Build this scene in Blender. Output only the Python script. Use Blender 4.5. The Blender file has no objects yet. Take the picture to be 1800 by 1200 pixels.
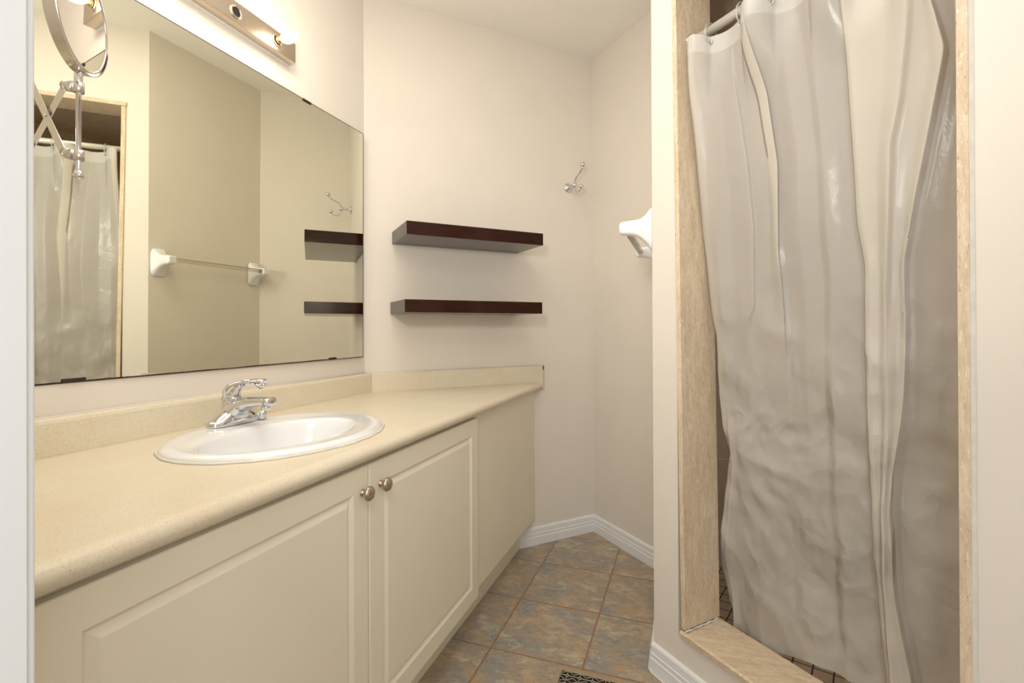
import bpy, bmesh, math, random
from mathutils import Vector, Matrix, noise
from math import sin, cos, pi, radians, sqrt
random.seed(7)
scene = bpy.context.scene
COL = scene.collection

# ---------------------------------------------------------------- camera
CAMP = Vector((1.2449, 0.0, 1.048))
yw, pt, rl = radians(19.446), radians(0.1619), radians(-0.2371)
fw = Vector((-sin(yw)*cos(pt), cos(yw)*cos(pt), sin(pt)))
rt0 = Vector((cos(yw), sin(yw), 0)); up0 = rt0.cross(fw)
rt = rt0*cos(rl) + up0*sin(rl); up = up0*cos(rl) - rt0*sin(rl)
cd = bpy.data.cameras.new('camera'); cam = bpy.data.objects.new('camera', cd); COL.objects.link(cam)
cd.sensor_width = 36; cd.lens = 853.1271/1800*36
cd.shift_x = (900-907.7711)/1800; cd.shift_y = (574.7779-600)/1800
cd.clip_start = 0.02
cam.matrix_world = Matrix(((rt.x, up.x, -fw.x, CAMP.x), (rt.y, up.y, -fw.y, CAMP.y), (rt.z, up.z, -fw.z, CAMP.z), (0, 0, 0, 1)))
scene.camera = cam

# ---------------------------------------------------------------- world, lights, exposure
w = bpy.data.worlds.new('world'); scene.world = w; w.use_nodes = True
w.node_tree.nodes['Background'].inputs[0].default_value = (1.0, 0.97, 0.93, 1)
w.node_tree.nodes['Background'].inputs[1].default_value = 0.3
scene.view_settings.view_transform = 'Standard'; scene.view_settings.look = 'None'
scene.view_settings.gamma = 1; scene.view_settings.use_curve_mapping = False
scene.view_settings.exposure = 0.18

def area(name, loc, target, size, sizey, power, color):
    l = bpy.data.lights.new(name, 'AREA'); l.shape = 'RECTANGLE'; l.size = size; l.size_y = sizey; l.energy = power; l.color = color
    o = bpy.data.objects.new(name, l); COL.objects.link(o); o.location = loc
    o.rotation_euler = (Vector(target)-Vector(loc)).to_track_quat('-Z', 'Y').to_euler()
    return o
area('hall_front_fill', (1.05, -1.92, 1.15), (0.95, 0.5, 1.0), 1.4, 1.9, 13, (0.87, 0.94, 1.0))  # added cool frontal fill from the unseen hall, no window known there
area('hall_side_fill', (1.86, -0.25, 1.35), (0.2, 0.35, 1.2), 0.6, 1.7, 1.6, (0.88, 0.95, 1.0))  # made-up side fill that brightens the door jamb and vanity doors
area('hall_top_fill', (1.35, -0.75, 2.40), (1.3, -0.6, 0), 0.45, 0.45, 5, (0.92, 0.96, 1.0))  # added fill high in the hall, stands for no known lamp
area("bounced_flash", (1.02, 0.22, 1.45), (0.45, 1.45, 2.44), 0.15, 0.15, 7.6, (1.0, 0.965, 0.90))
area('camera_side_fill', (1.45, -0.30, 1.25), (0.55, 1.3, 0.85), 0.5, 0.5, 3, (1.0, 0.985, 0.96))  # added unseen fill beside the camera, lifts the cabinets and low walls
area('bath_overhead_fill', (0.70, 0.85, 2.42), (0.70, 0.85, 0), 0.75, 0.75, 8.2, (1.0, 0.94, 0.85))  # added area light under the ceiling, no fixture seen, fills the bathroom

# ---------------------------------------------------------------- plan of the room (metres, mirror wall is x = 0)
AB = Vector((0, 1.6912, 0)); BC = Vector((0.7824, 2.5092, 0)); EC = Vector((1.1454, 2.1657, 0)); DE = Vector((1.143, 1.547, 0))
B = (BC-AB).normalized(); nB = Vector((B.y, -B.x, 0))
Cd = (EC-BC).normalized(); nC = Vector((Cd.y, -Cd.x, 0))
D = Vector((0.73947, -0.67319, 0)); nD = Vector((-0.67319, -0.73947, 0))
XW = -0.012
CEIL = 2.44
def Bp(u, w_, z): p = AB + B*u + nB*w_; return (p.x, p.y, z)
def Dp(u, w_, z): p = DE + D*u + nD*w_; return (p.x, p.y, z)

# ---------------------------------------------------------------- material helpers
def new_mat(name):
    m = bpy.data.materials.new(name); m.use_nodes = True
    nt = m.node_tree; b = nt.nodes['Principled BSDF']
    return m, nt, b
def N(nt, typ, **kw):
    n = nt.nodes.new(typ)
    for k, v in kw.items():
        if k.startswith('i_'): n.inputs[k[2:].replace('_', ' ')].default_value = v
        else: setattr(n, k, v)
    return n
def L(nt, a, b): nt.links.new(a, b)
def coords(nt, scale=(1, 1, 1), rot=(0, 0, 0)):
    tc = N(nt, 'ShaderNodeTexCoord'); mp = N(nt, 'ShaderNodeMapping'); mp.inputs['Scale'].default_value = scale; mp.inputs['Rotation'].default_value = rot
    L(nt, tc.outputs['Object'], mp.inputs[0]); return mp.outputs[0]
def ramp(nt, fac, stops):
    r = N(nt, 'ShaderNodeValToRGB'); L(nt, fac, r.inputs[0]); e = r.color_ramp.elements
    while len(e) < len(stops): e.new(0.5)
    for k, (p, c) in zip(e, stops): k.position = p; k.color = (*c, 1) if len(c) == 3 else c
    return r.outputs[0]
def noise_t(nt, vec, scale, detail=3, rough=0.5, dist=0.0):
    n = N(nt, 'ShaderNodeTexNoise'); n.inputs['Scale'].default_value = scale; n.inputs['Detail'].default_value = detail
    n.inputs['Roughness'].default_value = rough; n.inputs['Distortion'].default_value = dist; L(nt, vec, n.inputs['Vector']); return n.outputs['Fac']
def bump(nt, b, h, strength, dist=0.001):
    n = N(nt, 'ShaderNodeBump'); n.inputs['Strength'].default_value = strength; n.inputs['Distance'].default_value = dist
    L(nt, h, n.inputs['Height']); L(nt, n.outputs[0], b.inputs['Normal'])
def mix(nt, fac, a, c, mode='MIX'):
    n = N(nt, 'ShaderNodeMix'); n.data_type = 'RGBA'; n.blend_type = mode
    if isinstance(fac, (int, float)): n.inputs[0].default_value = fac
    else: L(nt, fac, n.inputs[0])
    for i, s in ((6, a), (7, c)):
        if isinstance(s, tuple): n.inputs[i].default_value = (*s, 1) if len(s) == 3 else s
        else: L(nt, s, n.inputs[i])
    return n.outputs[2]
def math_n(nt, op, a, b_=None, c=None):
    n = N(nt, 'ShaderNodeMath', operation=op)
    for i, s in enumerate((a, b_, c)):
        if s is None: continue
        if isinstance(s, (int, float)): n.inputs[i].default_value = s
        else: L(nt, s, n.inputs[i])
    return n.outputs[0]

def paint(name, col, rough=0.6, bstr=0.15, scale=180, spec=0.3):
    m, nt, b = new_mat(name)
    v = coords(nt)
    n1 = noise_t(nt, v, 6, 3)
    c = ramp(nt, n1, [(0.3, tuple(k*0.975 for k in col)), (0.7, col)])
    L(nt, c, b.inputs['Base Color']); b.inputs['Roughness'].default_value = rough
    b.inputs['Specular IOR Level'].default_value = spec
    bump(nt, b, noise_t(nt, v, scale, 2), bstr, 0.0006)
    return m
def metal(name, col, rough, brushed=0.0, axis=(1, 1, 1)):
    m, nt, b = new_mat(name)
    b.inputs['Base Color'].default_value = (*col, 1); b.inputs['Metallic'].default_value = 1; b.inputs['Roughness'].default_value = rough
    v = coords(nt, axis)
    n1 = noise_t(nt, v, 60, 4)
    rr = N(nt, 'ShaderNodeMapRange'); rr.inputs[3].default_value = rough*0.75; rr.inputs[4].default_value = rough*1.3+0.01
    L(nt, n1, rr.inputs[0]); L(nt, rr.outputs[0], b.inputs['Roughness'])
    if brushed: bump(nt, b, noise_t(nt, v, 160, 3), brushed, 0.0003)
    return m
def simple(name, col, rough=0.4, metallic=0, spec=0.5, coat=0, trans=0, ior=1.45, var=0.03):
    m, nt, b = new_mat(name)
    v = coords(nt); n1 = noise_t(nt, v, 30, 2)
    c = ramp(nt, n1, [(0.3, tuple(k*(1-var) for k in col)), (0.7, col)]); L(nt, c, b.inputs['Base Color'])
    b.inputs['Roughness'].default_value = rough; b.inputs['Metallic'].default_value = metallic
    b.inputs['Specular IOR Level'].default_value = spec; b.inputs['Coat Weight'].default_value = coat
    b.inputs['Transmission Weight'].default_value = trans; b.inputs['IOR'].default_value = ior
    return m

M = {}
M['wall'] = paint('cream_wall_paint', (0.795, 0.737, 0.662))
M['wall_cool'] = M['wall']
M['ceiling'] = paint('ceiling_paint', (0.90, 0.87, 0.81), 0.8)
M['white'] = paint('white_gloss_trim_paint', (0.84, 0.87, 0.91), 0.35, 0.2, 60, 0.5)
M['basepaint'] = paint('baseboard_paint', (0.84, 0.84, 0.845), 0.4, 0.12, 70, 0.5)
M['cab'] = paint('cream_cabinet_foil', (0.86, 0.80, 0.655), 0.42, 0.05, 200, 0.4)
M['chrome'] = metal('polished_chrome', (0.70, 0.70, 0.72), 0.06)
M['steel'] = metal('worn_chrome_steel', (0.62, 0.585, 0.55), 0.22, 0.25, (1, 1, 1))
M['brushed'] = metal('brushed_nickel_plate', (0.62, 0.54, 0.44), 0.28, 0.2, (40, 1, 40))
M['knob'] = metal('antique_nickel', (0.50, 0.42, 0.34), 0.25)
M['porcelain'] = simple('white_porcelain', (0.86, 0.87, 0.885), 0.12, 0, 0.5, 0.6, var=0.01)
M['ceramic'] = simple('white_ceramic', (0.86, 0.86, 0.87), 0.2, 0, 0.5, 0.5, var=0.01)
M['caulk'] = simple('old_white_caulk', (0.80, 0.77, 0.70), 0.6, var=0.15)
M['black'] = simple('black_void', (0.012, 0.010, 0.009), 0.5)
M['dark_rust'] = simple('dark_corroded_edge', (0.045, 0.018, 0.012), 0.6, var=0.6)
M['white_plastic'] = simple('white_plastic', (0.85, 0.84, 0.82), 0.35)

def m_mirror():
    m, nt, b = new_mat('silvered_mirror_glass')
    b.inputs['Base Color'].default_value = (0.88, 0.88, 0.765, 1); b.inputs['Metallic'].default_value = 1
    v = coords(nt); n1 = noise_t(nt, v, 3, 2)
    r = N(nt, 'ShaderNodeMapRange'); r.inputs[3].default_value = 0.0; r.inputs[4].default_value = 0.012
    L(nt, n1, r.inputs[0]); L(nt, r.outputs[0], b.inputs['Roughness']); return m
M['mirror'] = m_mirror()
M['mirror2'] = metal('magnifier_glass', (0.90, 0.89, 0.85), 0.01)

def m_counter():
    m, nt, b = new_mat('tan_stone_laminate')
    v = coords(nt)
    n1 = noise_t(nt, v, 9, 4, 0.6); n2 = noise_t(nt, v, 260, 4, 0.75); n3 = noise_t(nt, v, 420, 2, 0.6)
    c = ramp(nt, n1, [(0.32, (0.76, 0.63, 0.47)), (0.52, (0.75, 0.68, 0.54)), (0.75, (0.79, 0.735, 0.61))])
    s = ramp(nt, n2, [(0.33, (0.50, 0.40, 0.27)), (0.43, (0.73, 0.65, 0.49)), (0.58, (0.77, 0.70, 0.56)), (0.68, (0.88, 0.85, 0.73))])
    c = mix(nt, 0.5, c, s)
    f = ramp(nt, n3, [(0.27, (1, 1, 1)), (0.31, (0, 0, 0))])
    c = mix(nt, f, c, (0.42, 0.30, 0.19))
    L(nt, c, b.inputs['Base Color']); b.inputs['Roughness'].default_value = 0.38
    bump(nt, b, n2, 0.12, 0.0006); return m
M['counter'] = m_counter()

def m_travertine(name, scale, rot=(0, 0, 0), tint=1.0):
    m, nt, b = new_mat(name)
    v = coords(nt, scale, rot)
    n1 = noise_t(nt, v, 14, 6, 0.65, 0.6); n2 = noise_t(nt, v, 75, 5, 0.75, 0.3)
    c = ramp(nt, n1, [(0.25, (0.58*tint, 0.44*tint, 0.295*tint)), (0.48, (0.68*tint, 0.54*tint, 0.38*tint)), (0.62, (0.75*tint, 0.62*tint, 0.46*tint)), (0.78, (0.84*tint, 0.74*tint, 0.59*tint))])
    pit = ramp(nt, n2, [(0.355, (1, 1, 1)), (0.395, (0, 0, 0))])
    c = mix(nt, pit, c, (0.38, 0.25, 0.14))
    fl = ramp(nt, n2, [(0.57, (0, 0, 0)), (0.63, (0.85, 0.85, 0.85))])
    c = mix(nt, fl, c, (0.88, 0.80, 0.66))
    L(nt, c, b.inputs['Base Color']); b.inputs['Roughness'].default_value = 0.45
    bump(nt, b, n2, 0.35, 0.001); return m
M['stone_v'] = m_travertine('travertine_vertical', (4, 4, 0.9))
M['stone_h'] = m_travertine('travertine_sill', (1.1, 4.5, 4.5), (0, 0, math.atan2(0.67319, 0.73947)))

def m_floor():
    m, nt, b = new_mat('slate_look_floor_tile')
    tc = N(nt, 'ShaderNodeTexCoord'); sp = N(nt, 'ShaderNodeSeparateXYZ'); L(nt, tc.outputs['Object'], sp.inputs[0])
    T = 0.305
    def cell(o, off):
        a = math_n(nt, 'ADD', o, off); a = math_n(nt, 'DIVIDE', a, T)
        return math_n(nt, 'FLOOR', a), math_n(nt, 'FRACT', a)
    ix, fx = cell(sp.outputs['X'], -0.629+T*10); iy, fy = cell(sp.outputs['Y'], -2.088+T*20)
    def edge(f):
        a = math_n(nt, 'SUBTRACT', 1.0, f); a = math_n(nt, 'MINIMUM', a, f); return a
    e = math_n(nt, 'MINIMUM', edge(fx), edge(fy))
    wob = noise_t(nt, tc.outputs['Object'], 60, 2)
    e2 = math_n(nt, 'ADD', e, math_n(nt, 'MULTIPLY', math_n(nt, 'SUBTRACT', wob, 0.5), 0.006))
    grout = ramp(nt, e2, [(0.0085, (1, 1, 1)), (0.0125, (0, 0, 0))])
    # position inside the printed tile, with a per tile offset
    cx = N(nt, 'ShaderNodeCombineXYZ')
    L(nt, math_n(nt, 'ADD', fx, math_n(nt, 'MULTIPLY', ix, 0.13)), cx.inputs[0])
    L(nt, math_n(nt, 'ADD', fy, math_n(nt, 'MULTIPLY', iy, 0.07)), cx.inputs[1])
    L(nt, math_n(nt, 'ADD', math_n(nt, 'MULTIPLY', ix, 0.37), math_n(nt, 'MULTIPLY', iy, 0.21)), cx.inputs[2])
    mp = N(nt, 'ShaderNodeMapping'); mp.inputs['Rotation'].default_value = (0, 0, radians(-35)); mp.inputs['Scale'].default_value = (1.15, 1.9, 1)
    L(nt, cx.outputs[0], mp.inputs[0]); v = mp.outputs[0]
    n1 = noise_t(nt, v, 2.0, 7, 0.68, 0.15); n2 = noise_t(nt, v, 3.4, 8, 0.75, 0.25); n3 = noise_t(nt, v, 24, 6, 0.8, 0.1)
    c = ramp(nt, n1, [(0.34, (0.201, 0.198, 0.196)), (0.44, (0.319, 0.304, 0.270)), (0.51, (0.425, 0.285, 0.162)), (0.58, (0.543, 0.422, 0.270)), (0.68, (0.684, 0.620, 0.486))])
    c2 = ramp(nt, n2, [(0.33, (0.496, 0.273, 0.128)), (0.43, (0.472, 0.384, 0.270)), (0.52, (0.260, 0.254, 0.250)), (0.64, (0.661, 0.595, 0.459))])
    c = mix(nt, 0.5, c, c2)
    c = mix(nt, ramp(nt, n3, [(0.34, (0.885, 0.930, 0.950)), (0.42, (0, 0, 0))]), c, (0.118, 0.093, 0.074))
    c = mix(nt, ramp(nt, n3, [(0.62, (0, 0, 0)), (0.76, (0.708, 0.744, 0.810))]), c, (0.708, 0.657, 0.540))
    gc = ramp(nt, noise_t(nt, tc.outputs['Object'], 40, 3), [(0.3, (0.25, 0.14, 0.075)), (0.7, (0.36, 0.22, 0.13))])
    c = mix(nt, grout, c, gc)
    L(nt, c, b.inputs['Base Color']); b.inputs['Roughness'].default_value = 0.42
    hh = math_n(nt, 'MULTIPLY', n3, 0.25); gm = N(nt, 'ShaderNodeSeparateColor'); L(nt, grout, gm.inputs[0])
    hh = math_n(nt, 'SUBTRACT', hh, gm.outputs[0]); bump(nt, b, hh, 0.5, 0.0015); return m
M['floor'] = m_floor()

def m_tiles(name, size, tile1, tile2, groutc, gw, axes='XZ', off=(0, 0), rough=0.35, rotz=0.0, gsharp=1.25):
    m, nt, b = new_mat(name)
    v = coords(nt, (1, 1, 1), (0, 0, rotz)); sp = N(nt, 'ShaderNodeSeparateXYZ'); L(nt, v, sp.inputs[0])
    def fr(ax, o):
        a = math_n(nt, 'DIVIDE', math_n(nt, 'ADD', sp.outputs[ax], o+10*size), size); f = math_n(nt, 'FRACT', a)
        return math_n(nt, 'MINIMUM', f, math_n(nt, 'SUBTRACT', 1.0, f))
    e = math_n(nt, 'MINIMUM', fr(axes[0], off[0]), fr(axes[1], off[1]))
    g = ramp(nt, e, [(gw, (1, 1, 1)), (gw*gsharp, (0, 0, 0))])
    c = ramp(nt, noise_t(nt, v, 7, 5, 0.6), [(0.3, tile1), (0.7, tile2)])
    c = mix(nt, g, c, groutc); L(nt, c, b.inputs['Base Color']); b.inputs['Roughness'].default_value = rough
    return m
M['shower_tile_x'] = m_tiles('brown_shower_tile_side', 0.31, (0.68, 0.54, 0.41), (0.78, 0.64, 0.50), (0.86, 0.75, 0.62), 0.010, 'YZ', (0.02, 0.12))
M['shower_tile_y'] = m_tiles('brown_shower_tile_back', 0.31, (0.68, 0.54, 0.41), (0.78, 0.64, 0.50), (0.86, 0.75, 0.62), 0.010, 'XZ', (0.05, 0.12))
M['shower_tile_c'] = m_tiles('brown_shower_tile_ceiling', 0.31, (0.68, 0.54, 0.41), (0.78, 0.64, 0.50), (0.86, 0.75, 0.62), 0.010, 'XY', (0.05, 0.1))
M['shower_floor'] = m_tiles('small_tan_shower_floor_tile', 0.052, (0.70, 0.56, 0.41), (0.80, 0.66, 0.50), (0.03, 0.025, 0.022), 0.035, 'XY', (0.0, 0.01), 0.4, radians(17))

def m_wenge():
    m, nt, b = new_mat('dark_espresso_gloss_wood')
    v = coords(nt, (1, 1, 1), (0, 0, 0))
    n1 = noise_t(nt, coords(nt, (3, 3, 40)), 6, 5, 0.6)
    c = ramp(nt, n1, [(0.3, (0.016, 0.0035, 0.002)), (0.7, (0.040, 0.009, 0.004))]); L(nt, c, b.inputs['Base Color'])
    b.inputs['Roughness'].default_value = 0.16; b.inputs['Coat Weight'].default_value = 0.12; b.inputs['Coat Roughness'].default_value = 0.08
    b.inputs['Specular IOR Level'].default_value = 0.2
    return m
M['wenge'] = m_wenge()
M['wenge_side'] = simple('espresso_side_veneer', (0.17, 0.115, 0.085), 0.25, 0, 0.6, 0.5, var=0.2)

def m_vinyl(name, col, transp, rough=0.32, scratches=True):
    m, nt, b = new_mat(name)
    out = nt.nodes['Material Output']; v = coords(nt)
    n1 = noise_t(nt, v, 3.5, 4, 0.6)
    c = ramp(nt, n1, [(0.3, tuple(k*0.93 for k in col)), (0.7, col)])
    sc = noise_t(nt, coords(nt, (1, 1, 1)), 260, 3, 0.7)
    if scratches:
        f = ramp(nt, sc, [(0.655, (0, 0, 0)), (0.69, (0.7, 0.7, 0.7))]); c = mix(nt, f, c, (0.95, 0.92, 0.86))
    L(nt, c, b.inputs['Base Color']); b.inputs['Roughness'].default_value = rough; b.inputs['Specular IOR Level'].default_value = 0.5
    h = math_n(nt, 'ADD', math_n(nt, 'MULTIPLY', noise_t(nt, coords(nt, (1, 1, 0.8)), 26, 4, 0.55, 0.5), 1.0), math_n(nt, 'MULTIPLY', noise_t(nt, v, 420, 2), 0.05))
    vo = N(nt, 'ShaderNodeTexVoronoi'); vo.inputs['Scale'].default_value = 1.0
    dv = N(nt, 'ShaderNodeMix'); dv.data_type = 'VECTOR'; dv.inputs[0].default_value = 0.12
    nz = N(nt, 'ShaderNodeTexNoise'); nz.inputs['Scale'].default_value = 5.0; nz.inputs['Detail'].default_value = 2; L(nt, coords(nt), nz.inputs['Vector'])
    L(nt, coords(nt, (11, 11, 6)), dv.inputs[4]); sc8 = N(nt, 'ShaderNodeVectorMath', operation='SCALE'); sc8.inputs['Scale'].default_value = 9.0; L(nt, nz.outputs['Color'], sc8.inputs[0]); L(nt, sc8.outputs[0], dv.inputs[5])
    L(nt, dv.outputs[1], vo.inputs['Vector'])
    vo2 = N(nt, 'ShaderNodeTexVoronoi'); vo2.inputs['Scale'].default_value = 2.6; L(nt, dv.outputs[1], vo2.inputs['Vector'])
    sz = N(nt, 'ShaderNodeSeparateXYZ'); L(nt, coords(nt), sz.inputs[0])
    zr = N(nt, 'ShaderNodeMapRange'); zr.inputs[1].default_value = 1.25; zr.inputs[2].default_value = 0.75; zr.inputs[3].default_value = 0.12; L(nt, sz.outputs['Z'], zr.inputs[0])
    mk = ramp(nt, noise_t(nt, coords(nt), 4.5, 2), [(0.42, (0.25, 0.25, 0.25)), (0.6, (1, 1, 1))])
    mks = N(nt, 'ShaderNodeSeparateColor'); L(nt, mk, mks.inputs[0])
    cz = math_n(nt, 'ADD', vo.outputs['Distance'], math_n(nt, 'MULTIPLY', vo2.outputs['Distance'], 0.32))
    cz = math_n(nt, 'MULTIPLY', math_n(nt, 'MULTIPLY', cz, zr.outputs[0]), mks.outputs[0])
    bump(nt, b, math_n(nt, 'ADD', cz, math_n(nt, 'MULTIPLY', h, 0.06)), 0.6, 0.038)
    tr = N(nt, 'ShaderNodeBsdfTranslucent'); L(nt, c, tr.inputs[0])
    rf = N(nt, 'ShaderNodeBsdfRefraction'); rf.inputs[0].default_value = (0.97, 0.93, 0.87, 1); rf.inputs['Roughness'].default_value = 0.5; rf.inputs['IOR'].default_value = 1.12
    tp = N(nt, 'ShaderNodeBsdfTransparent'); tp.inputs[0].default_value = (0.97, 0.94, 0.88, 1)
    m1 = N(nt, 'ShaderNodeMixShader'); m1.inputs[0].default_value = 0.36; L(nt, b.outputs[0], m1.inputs[1]); L(nt, tr.outputs[0], m1.inputs[2])
    m3 = N(nt, 'ShaderNodeMixShader'); m3.inputs[0].default_value = transp; L(nt, m1.outputs[0], m3.inputs[1]); L(nt, rf.outputs[0], m3.inputs[2])
    m2 = N(nt, 'ShaderNodeMixShader'); m2.inputs[0].default_value = 0.06; L(nt, m3.outputs[0], m2.inputs[1]); L(nt, tp.outputs[0], m2.inputs[2])
    L(nt, m2.outputs[0], out.inputs[0]); return m
M['vinyl'] = m_vinyl('frosted_vinyl', (0.90, 0.86, 0.795), 0.26, 0.24)
M['hem'] = m_vinyl('reinforced_vinyl_hem', (0.86, 0.84, 0.79), 0.06, 0.35, False)
def m_clear(name, col=(1, 1, 1), rough=0.05, tint=0.6):
    m, nt, b = new_mat(name); out = nt.nodes['Material Output']
    gl = N(nt, 'ShaderNodeBsdfGlossy'); gl.inputs['Roughness'].default_value = rough
    tp = N(nt, 'ShaderNodeBsdfTransparent'); tp.inputs[0].default_value = (*col, 1)
    b.inputs['Base Color'].default_value = (0.8*col[0], 0.8*col[1], 0.8*col[2], 1); b.inputs['Roughness'].default_value = 0.2
    fr = N(nt, 'ShaderNodeFresnel'); fr.inputs[0].default_value = 1.5
    m0 = N(nt, 'ShaderNodeMixShader'); L(nt, fr.outputs[0], m0.inputs[0]); L(nt, tp.outputs[0], m0.inputs[1]); L(nt, gl.outputs[0], m0.inputs[2])
    m1 = N(nt, 'ShaderNodeMixShader'); m1.inputs[0].default_value = tint; L(nt, b.outputs[0], m1.inputs[1]); L(nt, m0.outputs[0], m1.inputs[2])
    L(nt, m1.outputs[0], out.inputs[0]); return m
M['clear'] = m_clear('clear_plastic', (0.96, 0.96, 0.94), 0.05, 0.62)
M['acrylic'] = m_clear('aged_clear_acrylic', (0.97, 0.94, 0.88), 0.08, 0.86)
def m_emit(name, col, s):
    m, nt, b = new_mat(name); b.inputs['Base Color'].default_value = (0.9, 0.85, 0.75, 1)
    b.inputs['Emission Color'].default_value = (*col, 1); b.inputs['Emission Strength'].default_value = s; return m
M['bulb'] = m_emit('lit_frosted_bulb', (1.0, 0.84, 0.64), 46)
M['bulb_base'] = metal('brass_screw_base', (0.80, 0.62, 0.30), 0.2)

# ---------------------------------------------------------------- mesh helpers
class MB:
    def __init__(s): s.bm = bmesh.new()
    def add(s, verts, faces, smooth=False):
        vs = [s.bm.verts.new(v) for v in verts]; out = []
        for f in faces:
            try: q = s.bm.faces.new([vs[i] for i in f]); q.smooth = smooth; out.append(q)
            except ValueError: pass
        return vs, out
    def prism(s, poly, z0, z1):
        n = len(poly); a = [(p[0], p[1], z0) for p in poly] + [(p[0], p[1], z1) for p in poly]
        f = [tuple(range(n-1, -1, -1)), tuple(range(n, 2*n))] + [(i, (i+1) % n, n+(i+1) % n, n+i) for i in range(n)]
        s.add(a, f); return s
    def box(s, x0, x1, y0, y1, z0, z1): return s.prism([(x0, y0), (x1, y0), (x1, y1), (x0, y1)], z0, z1)
    def obox(s, o, ax, ay, az, sx, sy, sz):   # oriented box from corner
        o = Vector(o); ax, ay, az = [Vector(k).normalized() for k in (ax, ay, az)]
        v = [o+ax*(sx*i)+ay*(sy*j)+az*(sz*k) for k in (0, 1) for j in (0, 1) for i in (0, 1)]
        s.add(v, [(0, 2, 3, 1), (4, 5, 7, 6), (0, 1, 5, 4), (2, 6, 7, 3), (0, 4, 6, 2), (1, 3, 7, 5)]); return s
    def loft(s, rings, closed=True, cap=True, smooth=True):
        n = len(rings[0]); vs = [[s.bm.verts.new(p) for p in r] for r in rings]
        for a, b in zip(vs, vs[1:]):
            for i in range(n if closed else n-1):
                j = (i+1) % n
                try: f = s.bm.faces.new((a[i], a[j], b[j], b[i])); f.smooth = smooth
                except ValueError: pass
        if cap and closed:
            for r in (vs[0][::-1], vs[-1]):
                try: f = s.bm.faces.new(r); f.smooth = False
                except ValueError: pass
        return s
    def lathe(s, o, axis, prof, n=32, smooth=True, cap=True):   # prof: (distance along axis, radius)
        o = Vector(o); a = Vector(axis).normalized(); t = Vector((0, 0, 1)) if abs(a.z) < 0.9 else Vector((1, 0, 0))
        u = a.cross(t).normalized(); v = a.cross(u)
        return s.loft([[o+a*h+(u*cos(2*pi*i/n)+v*sin(2*pi*i/n))*max(r, 1e-5) for i in range(n)] for h, r in prof], True, cap, smooth)
    def cyl(s, a, b, r, n=24, r2=None): 
        a, b = Vector(a), Vector(b); return s.lathe(a, b-a, [(0, r), ((b-a).length, r if r2 is None else r2)], n)
    def tube(s, pts, rad, n=12, cap=True, flat=1.0, upv=None):
        pts = [Vector(p) for p in pts]; rad = rad if isinstance(rad, (list, tuple)) else [rad]*len(pts); rings = []
        u = None
        for i, p in enumerate(pts):
            t = (pts[min(i+1, len(pts)-1)]-pts[max(i-1, 0)]).normalized()
            if u is None:
                k = Vector(upv) if upv else (Vector((0, 0, 1)) if abs(t.z) < 0.9 else Vector((1, 0, 0)))
                u = (k-t*k.dot(t)).normalized()
            else: u = (u-t*u.dot(t)).normalized()
            v = t.cross(u); r = rad[i]
            rings.append([p+(u*cos(2*pi*k/n)*flat+v*sin(2*pi*k/n))*r for k in range(n)])
        return s.loft(rings, True, cap)
    def sphere(s, c, r, sc=(1, 1, 1), n=20):
        mt = Matrix.Translation(Vector(c)) @ Matrix.Diagonal((*[r*k for k in sc], 1))
        g = bmesh.ops.create_uvsphere(s.bm, u_segments=n, v_segments=n//2+2, radius=1, matrix=mt)
        for v in g['verts']:
            for f in v.link_faces: f.smooth = True
        return s
    def torus(s, c, axis, R, r, n=40, m=10):
        c = Vector(c); a = Vector(axis).normalized(); t = Vector((0, 0, 1)) if abs(a.z) < 0.9 else Vector((1, 0, 0))
        u = a.cross(t).normalized(); v = a.cross(u)
        vs = [[s.bm.verts.new(c+(u*cos(p)+v*sin(p))*(R+r*cos(q))+a*r*sin(q)) for q in [2*pi*j/m for j in range(m)]] for p in [2*pi*i/n for i in range(n)]]
        for i in range(n):
            for j in range(m):
                f = s.bm.faces.new((vs[i][j], vs[(i+1) % n][j], vs[(i+1) % n][(j+1) % m], vs[i][(j+1) % m])); f.smooth = True
        return s
    def build(s, name, mat, parent=None, bevel=0, seg=2, kind=None, mats=None, auto=False):
        bmesh.ops.recalc_face_normals(s.bm, faces=s.bm.faces[:])
        me = bpy.data.meshes.new(name); s.bm.to_mesh(me); s.bm.free()
        for m_ in (mats or [mat]): me.materials.append(m_)
        o = bpy.data.objects.new(name, me); COL.objects.link(o)
        if parent: o.parent = parent; o.matrix_parent_inverse = parent.matrix_world.inverted() if False else Matrix.Translation(-parent.location)
        if bevel:
            b = o.modifiers.new('bevel', 'BEVEL'); b.width = bevel; b.segments = seg; b.limit_method = 'ANGLE'; b.angle_limit = radians(35)
            for p in me.polygons: p.use_smooth = True
            wn = o.modifiers.new('wn', 'WEIGHTED_NORMAL'); wn.keep_sharp = False
        if kind: o['kind'] = kind
        return o
def tag(o, label, cat, group=None):
    o['label'] = label; o['category'] = cat
    if group: o['group'] = group
    return o
def empty(name, loc, label, cat, group=None):
    o = bpy.data.objects.new(name, None); COL.objects.link(o); o.location = loc; o.empty_display_size = 0.05
    return tag(o, label, cat, group)
def struct(mb, name, mat, **kw): return mb.build(name, mat, kind='structure', **kw)
def V2(v): return (v[0], v[1])

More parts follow.
